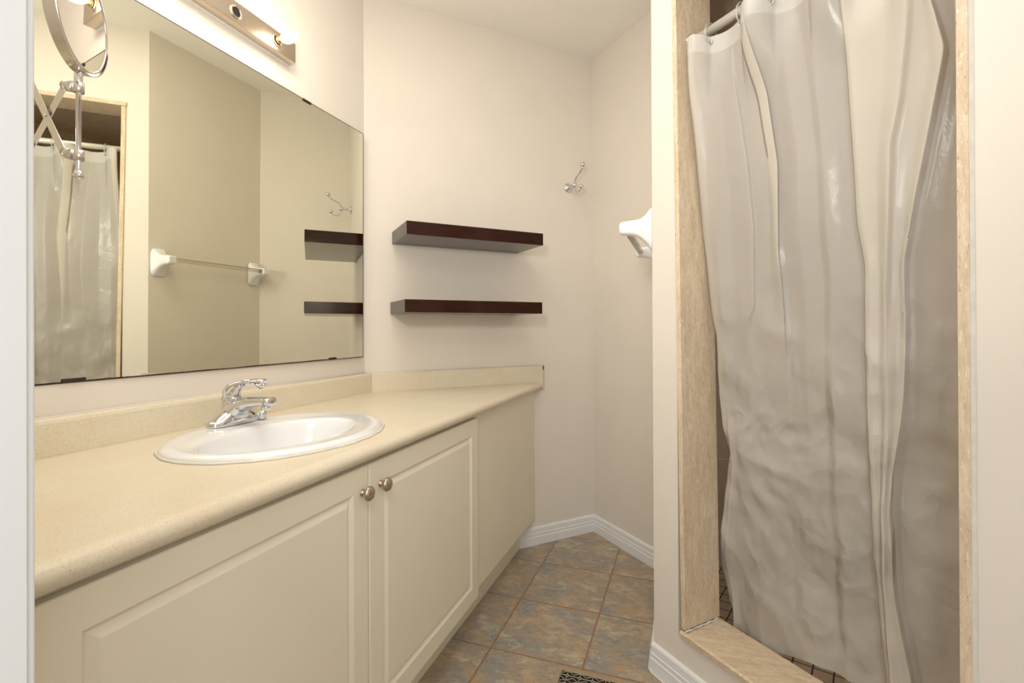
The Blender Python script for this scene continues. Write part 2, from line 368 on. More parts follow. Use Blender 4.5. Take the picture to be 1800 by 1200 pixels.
# ---------------------------------------------------------------- room shell
T = 0.10
X1 = 1.92
struct(MB().box(-0.7, 2.4, -2.1, 2.75, -0.05, 0), 'floor', M['floor'])
struct(MB().box(-0.7, 2.4, -2.1, 2.75, CEIL, CEIL+0.05), 'ceiling', M['ceiling'])
abw = Vector((XW, AB.y + XW*B.y/B.x, 0))
struct(MB().prism([V2(abw), (XW, 0.21), (XW-T, 0.21), (XW-T, abw.y+0.05)], 0, CEIL), 'wall_left', M['wall'])
bo = BC - nB*T - nC*T
struct(MB().prism([V2(abw), (XW-T, abw.y+0.05), V2(bo), V2(BC)], 0, CEIL), 'wall_back', M['wall'])
eo = EC + Vector((0.09, 0.05, 0))
struct(MB().prism([V2(BC), V2(bo), V2(eo), V2(EC)], 0, CEIL), 'wall_far', M['wall'])
do = DE - nD*0.11
struct(MB().prism([V2(EC), V2(eo), (do.x+0.02, do.y), V2(do), V2(DE)], 0, CEIL), 'wall_right', M['wall'])
# shower wall: front face in the plane through DE, opening u 0.088..0.757
U0, U1, ZS, ZH, WB = 0.100, 0.757, 0.163, 2.085, -0.11
mb = MB()
mb.prism([V2(Dp(0, 0, 0)), V2(Dp(U0-0.002, 0, 0)), V2(Dp(U0-0.002, WB, 0)), V2(Dp(0, WB, 0))], 0, CEIL)
mb.prism([V2(Dp(U1, 0, 0)), V2(Dp(1.05, 0, 0)), V2(Dp(1.05, WB, 0)), V2(Dp(U1, WB, 0))], 0, CEIL)
mb.prism([V2(Dp(U0-0.002, 0, 0)), V2(Dp(U1, 0, 0)), V2(Dp(U1, WB, 0)), V2(Dp(U0-0.002, WB, 0))], ZH, CEIL)
mb.prism([V2(Dp(U0-0.002, 0, 0)), V2(Dp(U1, 0, 0)), V2(Dp(U1, WB, 0)), V2(Dp(U0-0.002, WB, 0))], 0, ZS)
struct(mb, 'wall_shower', M['wall'])
de = Vector(Dp(1.05, 0, 0)); deb = Vector(Dp(1.05, WB, 0))
struct(MB().prism([V2(de), (de.x, -2.0), (de.x+T, -2.0), (de.x+T, deb.y), V2(deb)], 0, CEIL), 'wall_entry', M['wall'])
struct(MB().box(-0.7, 2.2, -2.1, -2.0, 0, CEIL), 'wall_hall', M['wall'])
struct(MB().box(-0.7, -0.6, -2.0, 0.11, 0, CEIL), 'wall_hall_side', M['wall'])
# near wall with the painted door jamb at its end
struct(MB().box(-0.6, 0.77, 0.11, 0.205, 0, CEIL), 'wall_front', M['wall'])
jb = MB(); jb.box(0.77, 0.790, 0.095, 0.2205, 0, CEIL-0.001); 
struct(jb, 'door_1', M['white'], bevel=0.003, seg=3)
struct(MB().box(0.785, 0.7935, 0.095, 0.2142, 0, CEIL-0.002), 'trim_1', M['white'], bevel=0.0015)

# shower interior
SXL, SYB, SXR, SZC = do.x+0.02, 2.20, 2.30, 2.28
sn = deb
struct(MB().prism([(SXL, do.y-0.002), (SXL, SYB), (SXL+0.012, SYB), (SXL+0.012, do.y-0.012)], 0.02, SZC), 'wall_shower_side', M['shower_tile_x'])
struct(MB().box(SXL, SXR, SYB, SYB+0.06, 0.0, SZC), 'wall_shower_back', M['shower_tile_y'])
struct(MB().box(SXR, SXR+0.06, deb.y-0.05, SYB+0.06, 0.0, SZC), 'wall_shower_end', M['shower_tile_x'])
struct(MB().box(deb.x, SXR+0.06, deb.y-0.06, deb.y, 0.0, SZC), 'wall_shower_near', M['shower_tile_y'])
poly = [V2(Dp(0.0, WB-0.001, 0)), V2(Dp(1.05, WB-0.001, 0)), (SXR, deb.y), (SXR, SYB), (SXL, SYB), (SXL, do.y)]
struct(MB().prism(poly, 0.002, 0.055), 'floor_shower', M['shower_floor'])
struct(MB().prism(poly, SZC-0.06, SZC), 'ceiling_shower', M['shower_tile_c'])

# travertine lining of the opening (jambs lean a little, as in the photo)
def leaning(ulo, uhi, wf, wb, z0, z1, lean, name, mat):
    v = []
    for z in (z0, z1):
        k = lean*((z-z0)/(z1-z0))
        v += [Dp(ulo, wf, z), Dp(uhi-k, wf, z), Dp(uhi-k, wb, z), Dp(ulo, wb, z)]
    m = MB(); m.add(v, [(3, 2, 1, 0), (4, 5, 6, 7), (0, 1, 5, 4), (1, 2, 6, 5), (2, 3, 7, 6), (3, 0, 4, 7)])
    return struct(m, name, mat, bevel=0.0015)
mb = MB(); v = []
for z, a, b_ in ((0.190, 0.113, 0.128), (2.068, 0.087, 0.104)):
    v += [Dp(a, 0.006, z), Dp(b_, 0.006, z), Dp(b_, -0.138, z), Dp(a, -0.138, z)]
mb.add(v, [(3, 2, 1, 0), (4, 5, 6, 7), (0, 1, 5, 4), (1, 2, 6, 5), (2, 3, 7, 6), (3, 0, 4, 7)])
struct(mb, 'trim_2', M['stone_v'], bevel=0.0015)
leaning(0.7385, 0.7555, 0.008, -0.135, 0.190, 2.068, 0.0, 'trim_3', M['stone_v'])
# caulk beads on the wall side of the jambs
mb = MB()
mb.add([Dp(0.7555, 0.0005, 0.19), Dp(0.7605, 0.0005, 0.19), Dp(0.7555, 0.006, 0.19), Dp(0.7555, 0.0005, 2.07), Dp(0.7605, 0.0005, 2.07), Dp(0.7555, 0.006, 2.07)], [(0, 1, 2), (3, 5, 4), (0, 3, 4, 1), (1, 4, 5, 2), (2, 5, 3, 0)])
struct(mb, 'trim_4', M['caulk'])
struct(MB().prism([V2(Dp(0.085, 0.009, 0)), V2(Dp(0.757, 0.009, 0)), V2(Dp(0.757, -0.138, 0)), V2(Dp(0.085, -0.138, 0))], 2.068, 2.085), 'trim_5', M['stone_v'], bevel=0.0015)
# sill, worn front arris
mb = MB(); rows = []
n = 80
for i in range(n+1):
    u = 0.113+(0.757-0.113)*i/n
    j1 = 0.0025*noise.noise((u*30, 0, 0)) ; j2 = 0.003*max(0, noise.noise((u*55, 3, 0)))
    rows.append([Dp(u, 0.010+j1, 0.164), Dp(u, 0.013+j1-j2, 0.180-j2), Dp(u, 0.009-j2, 0.1845), Dp(u, -0.136, 0.1865), Dp(u, -0.139, 0.182), Dp(u, -0.139, 0.06)])
mb.loft(rows, True, True, False)
struct(mb, 'trim_6', M['stone_h'])
mb = MB(); 
mb.tube([Dp(0.131, -0.13+0.14*i/14, 0.1885+0.0015*sin(i*2.1)) for i in range(15)], [0.0025+0.001*sin(i*1.7) for i in range(15)], 8)
struct(mb, 'trim_7', M['caulk'])

# baseboards, profile (offset from wall, height)
PROF = [(0, 0), (0.013, 0), (0.013, 0.038), (0.0105, 0.0405), (0.0105, 0.051), (0.012, 0.053), (0.010, 0.056), (0.0085, 0.061), (0.0105, 0.064), (0.0095, 0.070), (0.0105, 0.074), (0.0085, 0.081), (0.004, 0.0845), (0, 0.085)]
def baseboard(name, a, b_, da, db, n_):
    mb = MB(); rings = []
    for p, dd in ((Vector(a), da), (Vector(b_), db)):
        rings.append([Vector((p.x, p.y, 0)) + n_*o + Vector(dd)*o + Vector((0, 0, z+0.0005)) for o, z in PROF])
    mb.loft(rings, True, True, False); return struct(mb, name, M['basepaint'])
Bs = AB + B*0.655
t45 = 1.0
baseboard('baseboard_back', Bs, BC, (0, 0, 0), -B*0.995, nB)
baseboard('baseboard_far', BC, EC, Cd*0.995, -Cd*0.41, nC)
nE = Vector((-1, 0.004, 0)); Ed = (DE-EC).normalized()
baseboard('baseboard_right', EC, DE, Ed*0.41, Ed*0.37, nE)
baseboard('baseboard_shower', DE, DE+D*1.0, -D*0.37, (0, 0, 0), nD)
mb = MB(); bd = []
for i in range(13):
    p = DE + nE*0.015 - Ed*0.0 + Vector((0, 0.16-0.16*i/12, 0)); bd.append(Vector((p.x, p.y, 0.002)))
q0 = DE + nD*0.015
for i in range(1, 20): bd.append(Vector((q0.x-0.004, q0.y, 0.002)) + D*(0.03*i-0.02))
mb.tube(bd, [0.0045+0.0025*noise.noise((i*0.9, 4, 0)) for i in range(len(bd))], 8, True, 0.6)
struct(mb, 'trim_8', M['caulk'])

# ---------------------------------------------------------------- wall mirror
mir = empty('wall_mirror', (0, 1.1, 0.936), 'large frameless wall mirror above the sink with dark corroded edges', 'mirror')
def mp(y, z, off=0.003):   # on the slightly uneven glass plane
    return (-0.0057 + off + math.tan(radians(0.5934))*(y-1.3) + math.tan(radians(0.2841))*(z-0.93), y, z)
Y0, Y1, Z0, Z1 = 0.33, 1.651, 0.936, 1.841
mb = MB(); v = [mp(Y0, Z0), mp(Y1, Z0), mp(Y1, Z1), mp(Y0, Z1)] + [(XW+0.0002, y, z) for y, z in ((Y0, Z0), (Y1, Z0), (Y1, Z1), (Y0, Z1))]
mb.add(v, [(0, 1, 2, 3)]); mb.build('glass', M['mirror'], mir)
mb = MB(); mb.add(v, [(0, 1, 5, 4), (1, 2, 6, 5), (2, 3, 7, 6), (3, 0, 4, 7), (4, 5, 6, 7)]); mb.build('glass_edge', M['dark_rust'], mir)
# corroded line along the bottom and side edges
mb = MB(); n = 260; a = []; b2 = []
for i in range(n+1):
    y = Y0 + (Y1-Y0)*i/n; t = 0.0016 + 0.0022*max(0, noise.noise((y*9, 1, 0))+0.35) + 0.0009*noise.noise((y*160, 0, 0))
    if y > 1.45: t *= 0.6
    a.append(mp(y, Z0-0.001, 0.0035)); b2.append(mp(y, Z0+max(t, 0.0004), 0.0035))
mb.loft([a, b2], False, False, False)
a = [mp(Y0+(Y1-Y0)*i/40, Z1+0.0005, 0.0035) for i in range(41)]; b2 = [mp(Y0+(Y1-Y0)*i/40, Z1-0.0012, 0.0035) for i in range(41)]
mb.loft([a, b2], False, False, False)
a = [mp(Y1+0.0005, Z0+(Z1-Z0)*i/60, 0.0035) for i in range(61)]; b2 = [mp(Y1-0.0012-0.0008*abs(noise.noise((i*.7, 2, 0))), Z0+(Z1-Z0)*i/60, 0.0035) for i in range(61)]
mb.loft([a, b2], False, False, False)
mb.build('corroded_edge', M['dark_rust'], mir)
for (y, z, s) in ((1.345, Z1-0.003, 1), (1.474, Z0+0.003, 1), (0.672, Z0+0.004, 1.15)):
    x = mp(y, z)[0]
    mb = MB(); mb.box(x, x+0.003, y-0.019*s, y+0.019*s, z-0.004*s, z+0.004*s); mb.build('mirror_clip', M['dark_rust'], mir, bevel=0.001)

# ---------------------------------------------------------------- vanity cabinet
van = empty('vanity_cabinet', (0.45, 1.1, 0), 'cream vanity cabinet with two raised-panel doors under the tan counter', 'cabinet')
XF = 0.541; YL = 0.215
def yB(x, d=0.0): return AB.y + x*B.y/B.x - d
mb = MB()
mb.prism([(0.523, YL), (XF, YL), (XF, yB(XF)-0.001), (0.523, yB(0.523)-0.001)], 0.131, 0.7512)
mb.prism([(0.02, YL), (0.523, YL), (0.523, yB(0.523)-0.002), (0.02, yB(0.02)-0.002)], 0.131, 0.147)
mb.box(0.02, 0.523, YL, YL+0.016, 0.147, 0.74)
mb.build('body', M['cab'], van)
mb = MB(); mb.prism([(0.470, YL), (0.4855, YL), (0.4855, yB(0.4855)-0.016), (0.470, yB(0.470)-0.016)], 0.0005, 0.131)
mb.build('toe_kick', M['cab'], van)
def door(y0, y1, z0, z1, knob_y):
    mb = MB(); xb, xf = XF+0.001, XF+0.019
    bx = 0.003; ins = 0.052
    def loop(d, x): return [(x, y0+d, z0+d), (x, y1-d, z0+d), (x, y1-d, z1-d), (x, y0+d, z1-d)]
    loops = [loop(0, xb), loop(0, xf-0.003), loop(0.0015, xf-0.001), loop(0.004, xf), loop(ins, xf), loop(ins+0.0015, xf-0.001), loop(ins+0.0075, xf-0.0075), loop(ins+0.009, xf-0.0078), loop(ins+0.0205, xf-0.0010), loop(ins+0.0215, xf-0.0006)]
    mb.loft(loops, True, True, False)
    d = mb.build('door', M['cab'], van)
    k = MB().lathe((xf-0.0005, knob_y, 0.684), (1, 0, 0), [(0, 0.0085), (0.0015, 0.0088), (0.003, 0.0075), (0.0045, 0.0055), (0.010, 0.0048), (0.014, 0.006), (0.0155, 0.0125), (0.0165, 0.0152), (0.019, 0.0165), (0.0215, 0.0162), (0.0235, 0.0142), (0.0255, 0.0125), (0.027, 0.009), (0.028, 0.004), (0.0282, 0.0001)], 36)
    ko = k.build('knob', M['knob'], d)
    return d
door(0.322, 0.9275, 0.124, 0.7405, 0.905)
door(0.9305, 1.5385, 0.124, 0.7405, 0.973)

# ---------------------------------------------------------------- countertop
ctr = empty('countertop', (0.3, 1.1, 0.748), 'tan stone-look laminate vanity countertop with rolled front edge', 'countertop')
ZT = 0.789
prof = [(0.0, 0.752), (0.0, ZT), (0.535, ZT)]
prof += [(0.556+0.0235*sin(a), 0.7702+0.0188*cos(a)) for a in [radians(k) for k in range(0, 181, 5)]]
prof += [(0.5445, 0.7514), (0.5435, 0.752)]
def ext(prof, y0, cutx=None):
    a = [(x, y0, z) for x, z in prof]; b_ = [(x, yB(x)-0.001, z) for x, z in prof]; return [a, b_]
mb = MB(); mb.loft(ext(prof, YL), True, True, False)
top = mb.build('worktop', M['counter'], ctr)
cut = MB(); SC = Vector((0.308, 0.933, 0))
cut.loft([[(SC.x+0.195*cos(2*pi*i/64), SC.y+0.237*sin(2*pi*i/64), z) for i in range(64)] for z in (0.7, 0.85)])
co = cut.build('cutter', M['counter'])
md = top.modifiers.new('b', 'BOOLEAN'); md.operation = 'DIFFERENCE'; md.object = co; md.solver = 'EXACT'
bpy.context.view_layer.update()
me = bpy.data.meshes.new_from_object(top.evaluated_get(bpy.context.evaluated_depsgraph_get()))
top.modifiers.clear(); top.data = me; bpy.data.objects.remove(co)
# backsplashes: cove top
sp = [(XW+0.001, 0.7888), (0.020, 0.7888), (0.0205, 0.795), (0.0205, 0.858), (0.0185, 0.8645), (0.014, 0.8675), (XW+0.001, 0.8675)]
mb = MB(); mb.loft([[(x, YL, z) for x, z in sp], [(x, 1.6912-0.366*x-0.0003 if x > 0 else yB(x)-0.001, z) for x, z in sp]], True, True, False)
mb.build('backsplash', M['counter'], ctr)
mb = MB(); mb.tube([(XW+0.0065, YL+0.01, 0.868), (XW+0.0065, 1.0, 0.868), (XW+0.0065, 1.675, 0.868)], 0.0038, 8, True, 0.5); mb.build('caulk_bead', M['caulk'], ctr)
mb = MB(); mb.tube([Bp(0.02, 0.004, 0.868), Bp(0.4, 0.004, 0.868), Bp(0.825, 0.004, 0.868)], 0.0038, 8, True, 0.5); mb.build('caulk_bead', M['caulk'], ctr)
sb = [(0.001, 0.7888), (0.020, 0.7888), (0.020, 0.8655), (0.017, 0.8675), (0.001, 0.8675)]
def cutx(w_, x): # u at which the B-offset line reaches plane x
    return (x - nB.x*w_)/B.x
rA = [Bp(0.0002+w_*0.436, w_, z) for w_, z in sb]; rB = [Bp(cutx(w_, 0.5785), w_, 0.768 if z < 0.8 else z) for w_, z in sb]
mb = MB(); mb.loft([rA, rB], True, True, False); mb.build('backsplash', M['counter'], ctr)
# laminate end strip, top broken away to the brown core
def endface(z0, z1, w0, w1, x0, x1, name, mat, jag=0):
    mb = MB(); 
    pts = [(w0, z0), (w1, z0), (w1, z1+jag), ((w0+w1)/2, z1-jag), (w0, z1)]
    r1 = []; r2 = []
    for w_, z in pts:
        for r, x in ((r1, x0), (r2, x1)): r.append(Bp(cutx(w_, x), w_, z))
    mb.loft([r1, r2], True, True, False); return mb.build(name, mat, ctr)
M['particle'] = simple('broken_particle_board', (0.34, 0.16, 0.075), 0.9, var=0.5)
endface(0.752, 0.846, 0.001, 0.021, 0.5787, 0.5797, 'end_strip', M['counter'], 0.003)
endface(0.846, 0.866, 0.003, 0.019, 0.5786, 0.5790, 'broken_end', M['particle'])

# ---------------------------------------------------------------- sink
snk = empty('bathroom_sink', (SC.x, SC.y, ZT), 'white oval drop-in porcelain sink set in the tan counter', 'sink')
def oval(cx, cy, a, b_, z, n=72, p=2.0): return [(cx+b_*cos(2*pi*i/n), cy+a*sin(2*pi*i/n), z) for i in range(n)]
ox, oy = SC.x, SC.y; ix, iy = 0.328, 0.915
R = [oval(ox, oy, 0.262, 0.219, 0.7905), oval(ox, oy, 0.262, 0.219, 0.795), oval(ox, oy, 0.259, 0.216, 0.7995), oval(ox, oy, 0.252, 0.209, 0.803), oval(ox, oy-0.001, 0.242, 0.199, 0.804),
     oval(ox+0.004, oy-0.004, 0.232, 0.187, 0.8025), oval(ox+0.010, oy-0.009, 0.220, 0.168, 0.8015), oval(ix-0.003, iy, 0.204, 0.139, 0.8005), oval(ix, iy, 0.197, 0.133, 0.798), oval(ix, iy, 0.192, 0.129, 0.791),
     oval(ix, iy, 0.185, 0.124, 0.770), oval(ix, iy, 0.172, 0.116, 0.735), oval(ix, iy, 0.150, 0.103, 0.700), oval(ix-0.003, iy, 0.115, 0.082, 0.672), oval(ix-0.006, iy, 0.070, 0.055, 0.657), oval(ix-0.008, iy, 0.025, 0.025, 0.652)]
Ro = [oval(ix-0.008, iy, 0.025, 0.025, 0.644), oval(ix, iy, 0.125, 0.092, 0.664), oval(ix, iy, 0.180, 0.125, 0.725), oval(ix-0.002, iy+0.003, 0.205, 0.150, 0.785), oval(ox, oy, 0.262, 0.219, 0.7905)]
mb = MB(); mb.loft(R+Ro, True, False, True); bmesh.ops.remove_doubles(mb.bm, verts=mb.bm.verts[:], dist=0.00001); mb.build('basin', M['porcelain'], snk)
mb = MB(); n = 120; rings = []
for i in range(n+1):
    t = 2*pi*i/n; k = 1+0.006*noise.noise((cos(t)*4, sin(t)*4, 0)); g = 0.0035+0.0025*noise.noise((cos(t)*9, sin(t)*9, 5))
    c_, s_ = cos(t), sin(t); a_, b_ = 0.262, 0.219
    rings.append([(ox+b_*k*c_, oy+a_*k*s_, 0.7945), (ox+(b_+g)*c_, oy+(a_+g)*s_, 0.7925), (ox+(b_+g*1.5)*c_, oy+(a_+g*1.5)*s_, 0.7893), (ox+b_*c_, oy+a_*s_, 0.7893)])
mb.loft(rings, True, False, True); mb.build('caulk_bead', M['caulk'], snk)
mb = MB(); mb.lathe((ix-0.008, iy, 0.650), (0, 0, 1), [(0, 0.026), (0.003, 0.028), (0.004, 0.026), (0.0035, 0.019), (0.006, 0.017), (0.008, 0.010), (0.0085, 0.0001)], 32)
mb.build('drain', M['chrome'], snk)

# ---------------------------------------------------------------- faucet (single lever, 4 inch centre set)
FX, FY, FZ = 0.122, 0.957, 0.8035
fa = empty('faucet', (FX, FY, FZ), 'chrome single-lever faucet on the back rim of the sink', 'faucet')
mb = MB()
# base: cross sections along y, winged shape rising to the middle
rings = []
for k in range(-12, 13):
    t = k/12; y = FY + t*0.079
    wd = 0.027*sqrt(max(1-abs(t)**3.2, 0.004)); xo = 0.0
    h = 0.011 + 0.030*max(0, 1-abs(t)*1.35)**1.2 + 0.009*math.exp(-((abs(t)-0.45)/0.3)**2); h *= (1 if abs(t) < 0.97 else 0.45)
    ring = []
    for j in range(17):
        a = pi*j/16; cx = cos(a); sz = sin(a)
        ring.append((FX+xo+wd*(abs(cx)**0.8)*(1 if cx > 0 else -1), y, FZ+0.002+h*(sz**0.75 if sz > 0 else 0)))
    ring += [(FX+wd*0.98*cos(pi), y, FZ), (FX+wd*0.98, y, FZ)]
    rings.append(ring)
mb.loft(rings, True, True, True)
mb.build('base', M['chrome'], fa)
# body sweeping up from the base and forward into the spout
mb = MB(); path = []
def smp(tab, t):
    for p, q in zip(tab, tab[1:]):
        if t <= q[0]: f = (t-p[0])/(q[0]-p[0]); f = f*f*(3-2*f)*0.35+f*0.65; return [a+(b_-a)*f for a, b_ in zip(p[1:], q[1:])]
    return list(tab[-1][1:])
SPT = [(0, 0.000, 0.004, 2, 0.056, 0.0265), (0.18, 0.001, 0.020, 14, 0.042, 0.0265), (0.36, 0.008, 0.036, 36, 0.0325, 0.0245), (0.54, 0.026, 0.049, 60, 0.0275, 0.0200), (0.70, 0.054, 0.0565, 76, 0.0240, 0.0150), (0.86, 0.086, 0.0600, 83, 0.0200, 0.0120), (0.96, 0.108, 0.0610, 88, 0.0180, 0.0108), (1.0, 0.114, 0.0610, 90, 0.0175, 0.0102)]
for i in range(41):
    x, z, th, hy, hn = smp(SPT, i/40); th = radians(th); dn = Vector((-cos(th), 0, sin(th)))
    path.append([Vector((FX+x, FY, FZ+z)) + Vector((0, 1, 0))*hy*(abs(cos(a))**0.8)*(1 if cos(a) > 0 else -1) + dn*hn*(abs(sin(a))**0.85)*(1 if sin(a) > 0 else -1) for a in [2*pi*j/36 for j in range(36)]])
for sc_, dx in ((1.06, 0.0004), (1.07, 0.0040), (1.05, 0.0070), (0.93, 0.0100), (0.72, 0.0122), (0.42, 0.0134)):
    cc = Vector((FX+0.114+dx, FY, FZ+0.0610)); path.append([Vector((cc.x, FY+(p.y-FY)*sc_, cc.z+(p.z-cc.z)*sc_)) for p in path[40]])
mb.loft(path, True, True, True); mb.build('spout', M['chrome'], fa)
mb = MB().cyl((FX+0.106, FY, FZ+0.052), (FX+0.104, FY, FZ+0.040), 0.0108, 28); mb.build('aerator', M['chrome'], fa)
# hub below lever
mb = MB().lathe((FX-0.004, FY, FZ+0.030), (-0.10, 0, 1), [(0, 0.0235), (0.018, 0.0215), (0.028, 0.0208), (0.0285, 0.0190), (0.031, 0.0190), (0.0315, 0.0208), (0.035, 0.0204), (0.041, 0.0185), (0.047, 0.0135), (0.051, 0.006), (0.0515, 0.0001)], 36)
mb.build('hub', M['chrome'], fa)
# lever: a loop arching back over the hub, then a stem reaching forward
mb = MB()
arch = [(-0.016, 0.062), (-0.0215, 0.072), (-0.0205, 0.083), (-0.013, 0.093), (0.000, 0.1005), (0.018, 0.106), (0.040, 0.1095), (0.062, 0.1115), (0.082, 0.1125), (0.095, 0.112), (0.102, 0.109)]
for s_ in (-1, 1):
    pts = [(FX+x, FY+s_*(0.0145-0.0065*min(1, max(0, (i-2))/5)), FZ+z) for i, (x, z) in enumerate(arch[:8])]
    mb.tube(pts, [0.0045, 0.0048, 0.005, 0.005, 0.005, 0.005, 0.0052, 0.0055], 12)
mb.tube([(FX+x, FY, FZ+z) for x, z in arch[4:]], [0.008, 0.010, 0.0105, 0.0098, 0.0105, 0.012, 0.0085], 20, True, 0.55, (0, 0, 1))
mb.tube([(FX+0.070, FY, FZ+0.108), (FX+0.079, FY, FZ+0.102), (FX+0.088, FY, FZ+0.0995), (FX+0.097, FY, FZ+0.103), (FX+0.102, FY, FZ+0.108)], [0.004, 0.006, 0.008, 0.008, 0.006], 14)
mb.tube([(FX-0.003, FY, FZ+0.072), (FX+0.004, FY, FZ+0.084), (FX+0.012, FY, FZ+0.094), (FX+0.022, FY, FZ+0.104)], [0.0165, 0.0115, 0.0095, 0.0105], 18)
mb.build('lever_handle', M['chrome'], fa)
mb = MB().lathe((FX-0.040, FY, FZ+0.003), (0, 0, 1), [(0, 0.0025), (0.052, 0.0025), (0.054, 0.005), (0.057, 0.0065), (0.062, 0.0065), (0.064, 0.004), (0.0645, 0.0001)], 16)
mb.build('lift_rod', M['chrome'], fa)
mb = MB().lathe((FX+0.020, FY+0.066, FZ+0.001), (0, 0, 1), [(0, 0.0125), (0.017, 0.012), (0.019, 0.0105), (0.0192, 0.0078), (0.010, 0.0075), (0.0098, 0.0001)], 24)
mb.build('side_cup', M['chrome'], fa)

# ---------------------------------------------------------------- floating shelves
def shelf(u0, u1, dpt, z0, z1, label):
    r = empty('floating_shelf', Bp((u0+u1)/2, 0.02, z0), label, 'shelf', 'dark floating shelves on the angled wall')
    mb = MB(); mb.prism([V2(Bp(u0, 0.0015, 0)), V2(Bp(u1, 0.0015, 0)), V2(Bp(u1, dpt, 0)), V2(Bp(u0, dpt, 0))], z0, z1)
    mb.build('board', M['wenge'], r, bevel=0.0012)
    return r
shelf(0.0962, 0.6897, 0.250, 1.4066, 1.4578, 'upper of the two glossy dark brown floating shelves beside the mirror')
shelf(0.0881, 0.6840, 0.250, 1.1114, 1.1605, 'lower of the two glossy dark brown floating shelves, nearer the counter')

# ---------------------------------------------------------------- double robe hook
hk = empty('robe_hook', Bp(0.981, 0.0, 1.757), 'chrome double robe hook on the wall right of the shelves', 'hook')
mb = MB(); o = Vector(Bp(0.981, 0.001, 1.757))
mb.lathe(o, nB, [(0, 0.0235), (0.003, 0.0235), (0.005, 0.0215), (0.007, 0.015), (0.009, 0.0125), (0.011, 0.0125), (0.013, 0.008)], 32); mb.build('mounting_plate', M['chrome'], hk)
mb = MB(); mb.lathe(o, nB, [(0.011, 0.008), (0.018, 0.006), (0.022, 0.0095), (0.026, 0.006), (0.032, 0.0055), (0.036, 0.009), (0.040, 0.0055), (0.046, 0.006)], 20); mb.sphere(o+nB*0.056, 0.0125); mb.build('post', M['chrome'], hk)
up_ = Vector((0, 0, 1))
def arc(pts): return [o+nB*a+up_*b_ for a, b_ in pts]
mb = MB(); mb.tube(arc([(0.056, 0.008), (0.060, 0.020), (0.072, 0.032), (0.090, 0.042), (0.107, 0.050), (0.118, 0.058), (0.124, 0.066)]), 0.0042, 12)
mb.sphere(o+nB*0.130+up_*0.078, 0.0125); mb.sphere(o+nB*0.1255+up_*0.0655, 0.007); mb.build('upper_arm', M['chrome'], hk)
mb = MB(); mb.tube(arc([(0.056, -0.006), (0.060, -0.022), (0.070, -0.036), (0.084, -0.043), (0.098, -0.040), (0.107, -0.033)]), 0.0042, 12)
mb.sphere(o+nB*0.115+up_*-0.022, 0.0115); mb.sphere(o+nB*0.109+up_*-0.032, 0.0065); mb.build('lower_arm', M['chrome'], hk)

# ---------------------------------------------------------------- towel bar on the alcove side wall
tb = empty('towel_bar', (1.143, 1.85, 1.35), 'white ceramic towel bar with clear rail beside the shower wall', 'towel bar')
def bracket(yc):
    mb = MB(); rings = []
    xw_ = 1.1425
    for d, hy, zu, zd in ((0.0, 0.037, 0.066, 0.066), (0.006, 0.037, 0.066, 0.066), (0.010, 0.035, 0.060, 0.060), (0.022, 0.030, 0.044, 0.046), (0.036, 0.026, 0.030, 0.034), (0.052, 0.023, 0.024, 0.027), (0.072, 0.022, 0.021, 0.024), (0.090, 0.0215, 0.020, 0.023), (0.100, 0.020, 0.017, 0.020), (0.104, 0.015, 0.012, 0.014)):
        ring = []
        for j in range(32):
            a = 2*pi*j/32; c_, s_ = cos(a), sin(a)
            yy = hy*(abs(c_)**0.45)*(1 if c_ > 0 else -1); zz = (zu if s_ > 0 else zd)*(abs(s_)**0.45)*(1 if s_ > 0 else -1)
            ring.append((xw_-d, yc+yy, 1.357+0.012*min(d/0.06, 1)+zz))
        rings.append(ring)
    mb.loft(rings, True, True, True); mb.build('bracket', M['ceramic'], tb)
bracket(1.591); bracket(2.118)
mb = MB().box(1.049, 1.067, 1.606, 2.104, 1.3605, 1.3785); mb.build('rail', M['acrylic'], tb, bevel=0.0015)

# ---------------------------------------------------------------- vanity light bar
LZ0, LZ1, LY0, LY1 = 1.929, 1.992, 0.661, 1.271
lf = empty('vanity_light', (0, 0.96, LZ0), 'brushed metal vanity light bar above the mirror with one lit bulb beside an empty socket', 'light fixture')
mb = MB(); mb.box(XW+0.0005, 0.025, LY0, LY1, LZ0, LZ1); mb.build('housing', M['brushed'], lf, bevel=0.0015)
mb = MB(); mb.box(XW+0.0003, -0.004, LY0+0.002, LY1-0.004, LZ0-0.0045, LZ0+0.001); mb.build('backplate', M['white_plastic'], lf)
ZL = (LZ0+LZ1)/2
for i in range(4):
    y = 1.193 - 0.1475*i
    mb = MB(); mb.lathe((0.0245, y, ZL), (1, 0, 0), [(0, 0.0190), (0.0025, 0.0190), (0.004, 0.0178), (0.0042, 0.0140), (0.001, 0.0135)], 36, cap=False)
    s_ = mb.build('socket', M['brushed'], lf)
    mb = MB(); mb.lathe((0.0248, y, ZL), (1, 0, 0), [(0.0013, 0.0001), (0.0014, 0.0136)], 28); mb.build('socket_bore', M['black'], s_)
    if i in (0, 2):
        mb = MB(); mb.lathe((0.026, y, ZL), (1, 0, 0), [(0, 0.0105), (0.012, 0.0105), (0.0125, 0.009), (0.020, 0.009)], 28); mb.build('screw_base', M['bulb_base'], lf)
        mb = MB(); mb.lathe((0.0435, y, ZL), (1, 0, 0), [(0, 0.008), (0.003, 0.0085), (0.009, 0.0125), (0.017, 0.0158), (0.026, 0.0170), (0.035, 0.0162), (0.045, 0.0135), (0.054, 0.0098), (0.061, 0.0062), (0.066, 0.0030), (0.0685, 0.0001)], 32)
        mb.build('bulb', M['bulb'], lf)

